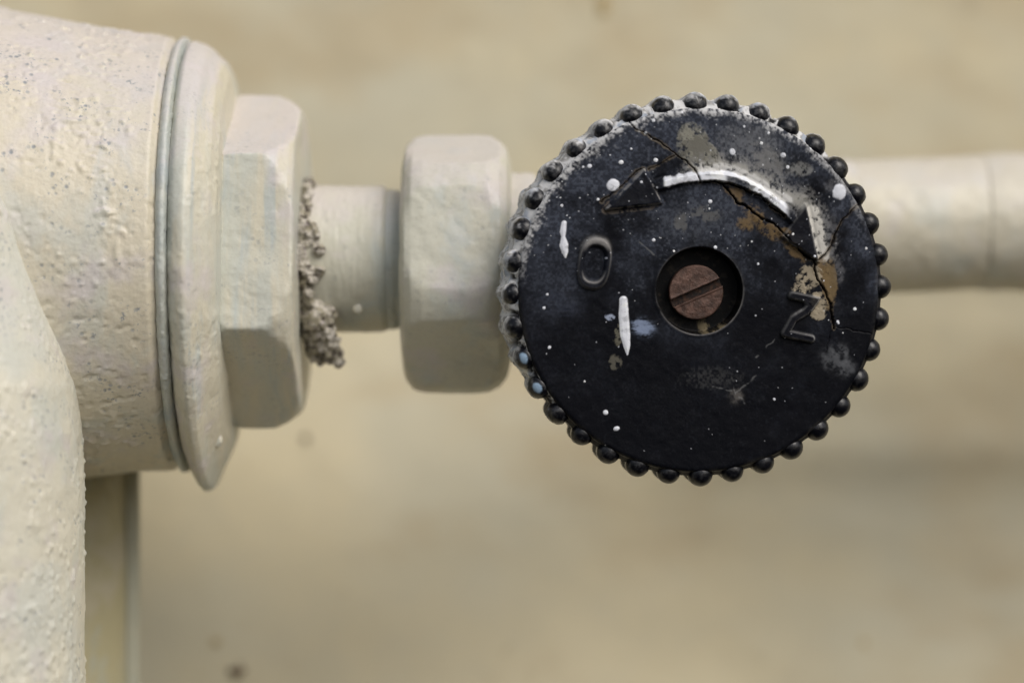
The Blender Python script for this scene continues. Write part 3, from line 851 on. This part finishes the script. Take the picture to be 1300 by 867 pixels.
# --- 36 beads: rounded ribs standing on the barrel
def bead(i):
    ang = R(1.2 + 10 * i)
    rs = np.random.RandomState(500 + i)
    n, rb = 22, 15.6 * rs.uniform(.95, 1.04)
    pr = []
    for j in range(0, 8):
        a = j / 7 * math.pi / 2; pr.append((rb * math.sin(a), -rb * math.cos(a)))
    for w2 in (6, 12, 20, 30, 45, 62): pr.append((rb * (1 - .0012 * w2), w2))
    pr[0] = (0.02, -rb)
    v = []; f = []
    for (r, w2) in pr:
        for k in range(n):
            t = 2 * math.pi * k / n
            v.append((r * math.cos(t), w2, r * math.sin(t)))
    for j in range(len(pr) - 1):
        for k in range(n):
            a = j * n + k; b2 = j * n + (k + 1) % n
            f.append((a, a + n, b2 + n, b2))
    v = np.array(v)
    # denser than needed is avoided: subdivide once for paint detail
    me = bpy.data.meshes.new("grip_bead"); me.from_pydata([tuple(p) for p in v], [], f)
    bm = bmesh.new(); bm.from_mesh(me)
    bmesh.ops.subdivide_edges(bm, edges=bm.edges, cuts=1, use_grid_fill=True)
    for fc in bm.faces: fc.smooth = True
    bmesh.ops.recalc_face_normals(bm, faces=bm.faces)
    bm.to_mesh(me); bm.free()
    nv = len(me.vertices); co = np.empty(nv * 3, np.float32); me.vertices.foreach_get("co", co); co = co.reshape(-1, 3).astype(float)
    rad = np.hypot(co[:, 0], co[:, 2]); s = np.where((rad > 1e-3) & (co[:, 1] <= 0), np.minimum(1.06, rb / np.maximum(np.sqrt((co ** 2).sum(1)), 1e-3)), 1.0)
    co = co * s[:, None]
    rc = 235.0 + rs.uniform(-.6, .6); c = np.array((rc * math.cos(ang), 17.0, rc * math.sin(ang)))
    P = co + c
    A_ = math.degrees(ang) % 360
    wgt = float(ang_w(np.array([A_]))[0])
    n1 = fbm(P[:, 0], P[:, 1], P[:, 2], 11, 4, 170, .6); n2 = fbm(P[:, 0], P[:, 1], P[:, 2], 4, 3, 175, .6)
    outw = (co[:, 0] * math.cos(ang) + co[:, 2] * math.sin(ang)) / rb      # outward side of the bead
    upw = co[:, 2] / rb
    mk = sst(-3, 9, co[:, 1] + (16 + 16 * max(0, wgt - .7)) * (n1 - .5) * 2 + 46 * max(0, wgt - .66) * np.clip(outw * .7 + upw * .5, -.6, 1)) * sst(.34, .60, wgt + (n1 - .5) * .4)
    mk = np.clip(mk, 0, 1)
    cc = np.zeros((nv, 3)); cc[:] = (0.0035, 0.0038, 0.006)
    cc = lay(cc, sst(.50, .72, n2) * (.10 + .45 * wgt * np.clip(upw + .7, 0, 1)), (0.12, 0.12, 0.125))
    base = np.array((0.60, 0.60, 0.605)) if A_ < 215 else np.array((0.10, 0.095, 0.085))
    cc = lay(cc, mk, base); cc = lay(cc, mk * sst(.54, .66, n2) * .7, (0.14, 0.13, 0.11))
    cc = lay(cc, mk * sst(.55, .66, fbm(P[:, 0], P[:, 1], P[:, 2], 9, 3, 178)) * .6, (0.34, 0.39, 0.48))
    if i in (20, 21):   # two beads at the lower left carry a pale blue dab
        dab = sst(6.5, 4.6, np.sqrt((co[:, 0] * .85 + co[:, 2] * .5 + 4.5) ** 2 * 1.3 + (co[:, 2] * .85 - co[:, 0] * .5 - 1) ** 2 * .55) + 5 * (n1 - .5)) * (co[:, 1] < 2) * .9
        cc = lay(cc, dab, (0.30, 0.42, 0.56))
    co = co + (co / np.maximum(np.linalg.norm(co, axis=1), 1e-3)[:, None]) * (mk * (1.6 * n1 + .6) + (n2 - .5) * .5)[:, None]
    me.vertices.foreach_set("co", (co * U).astype(np.float32).ravel()); me.update()
    set_attr(me, "Col", cc)
    set_attr(me, "Rgh", np.stack([.24 + .3 * mk + .12 * n1 + .4 * sst(4, 14, co[:, 1]), .38 + .05 * mk, 0 * mk], 1))
    o = new_obj("grip_bead", me, m_bead, knob); o.location = c * U
for i in range(36): bead(i)

# --- slotted screw in the recess
def screw():
    n = 96; sr = 35.0
    c = (886 - CX, 17.0, CY - 371.5)
    ang = R(23.5)
    g = np.linspace(-sr, sr, 150)
    X, Zz = np.meshgrid(g, g)
    # polar grid, slot pressed in as a height field
    rr = np.concatenate([np.linspace(0.05, sr - 2, 60), sr - 2 + 2 * np.sin(np.linspace(.15, 1, 6) * math.pi / 2), [sr, sr, sr]])
    dz = np.concatenate([np.zeros(60), 2 - 2 * np.cos(np.linspace(.15, 1, 6) * math.pi / 2), [4, 7, 11]])
    t = np.linspace(0, 2 * math.pi, 240, endpoint=False)
    T, RRs = np.meshgrid(t, rr); _, DZ = np.meshgrid(t, dz)
    x, z = RRs * np.cos(T), RRs * np.sin(T)
    across = -x * math.sin(ang) + z * math.cos(ang) + 1.0 + .5 * (fbm(x, z, 0, 9, 3, 201) - .5)
    slot = sst(5.2, 4.2, np.abs(across))
    y = DZ - 3.0 * np.sqrt(np.clip(1 - (RRs / 60) ** 2, 0, 1)) + slot * 8.0 * (DZ < 7.5) + 1.0 * (fbm(x, z, 0, 8, 3, 203) - .5)
    y -= 1.2 * np.exp(-((np.abs(across) - 6.2) / 1.2) ** 2)
    Vv = np.stack([x.ravel(), y.ravel(), z.ravel()], 1)
    I = np.arange(Vv.shape[0]).reshape(T.shape)
    a = I[:-1]; b = np.roll(a, -1, 1); d = I[1:]; cc = np.roll(d, -1, 1)
    F = np.stack([a.ravel(), d.ravel(), cc.ravel(), b.ravel()], 1)
    fl_slot = (slot.ravel()[F].mean(1) > .5) & (DZ.ravel()[F].max(1) < 6)
    s = None
    for name, sel, mt in (("screw", ~fl_slot, m_screw), ("slot", fl_slot, m_slot)):
        ids, inv = np.unique(F[sel].ravel(), return_inverse=True)
        me = mesh_np(name, Vv[ids], inv.reshape(-1, 4))
        o = new_obj(name, me, mt, s or knob)
        if s is None: o.location = Vector(c) * U; s = o
m_slot, t, b = mat("dark_rusty_slot"); q = NB(t)  # slot coloured near black with rust-brown patches
q.L(q.mix(q.ramp(q.noise(q.coords(), 6, 4), .4, .7), (0.010, 0.006, 0.005), (0.06, 0.028, 0.015)), b.inputs["Base Color"]); b.inputs["Roughness"].default_value = .8
screw()
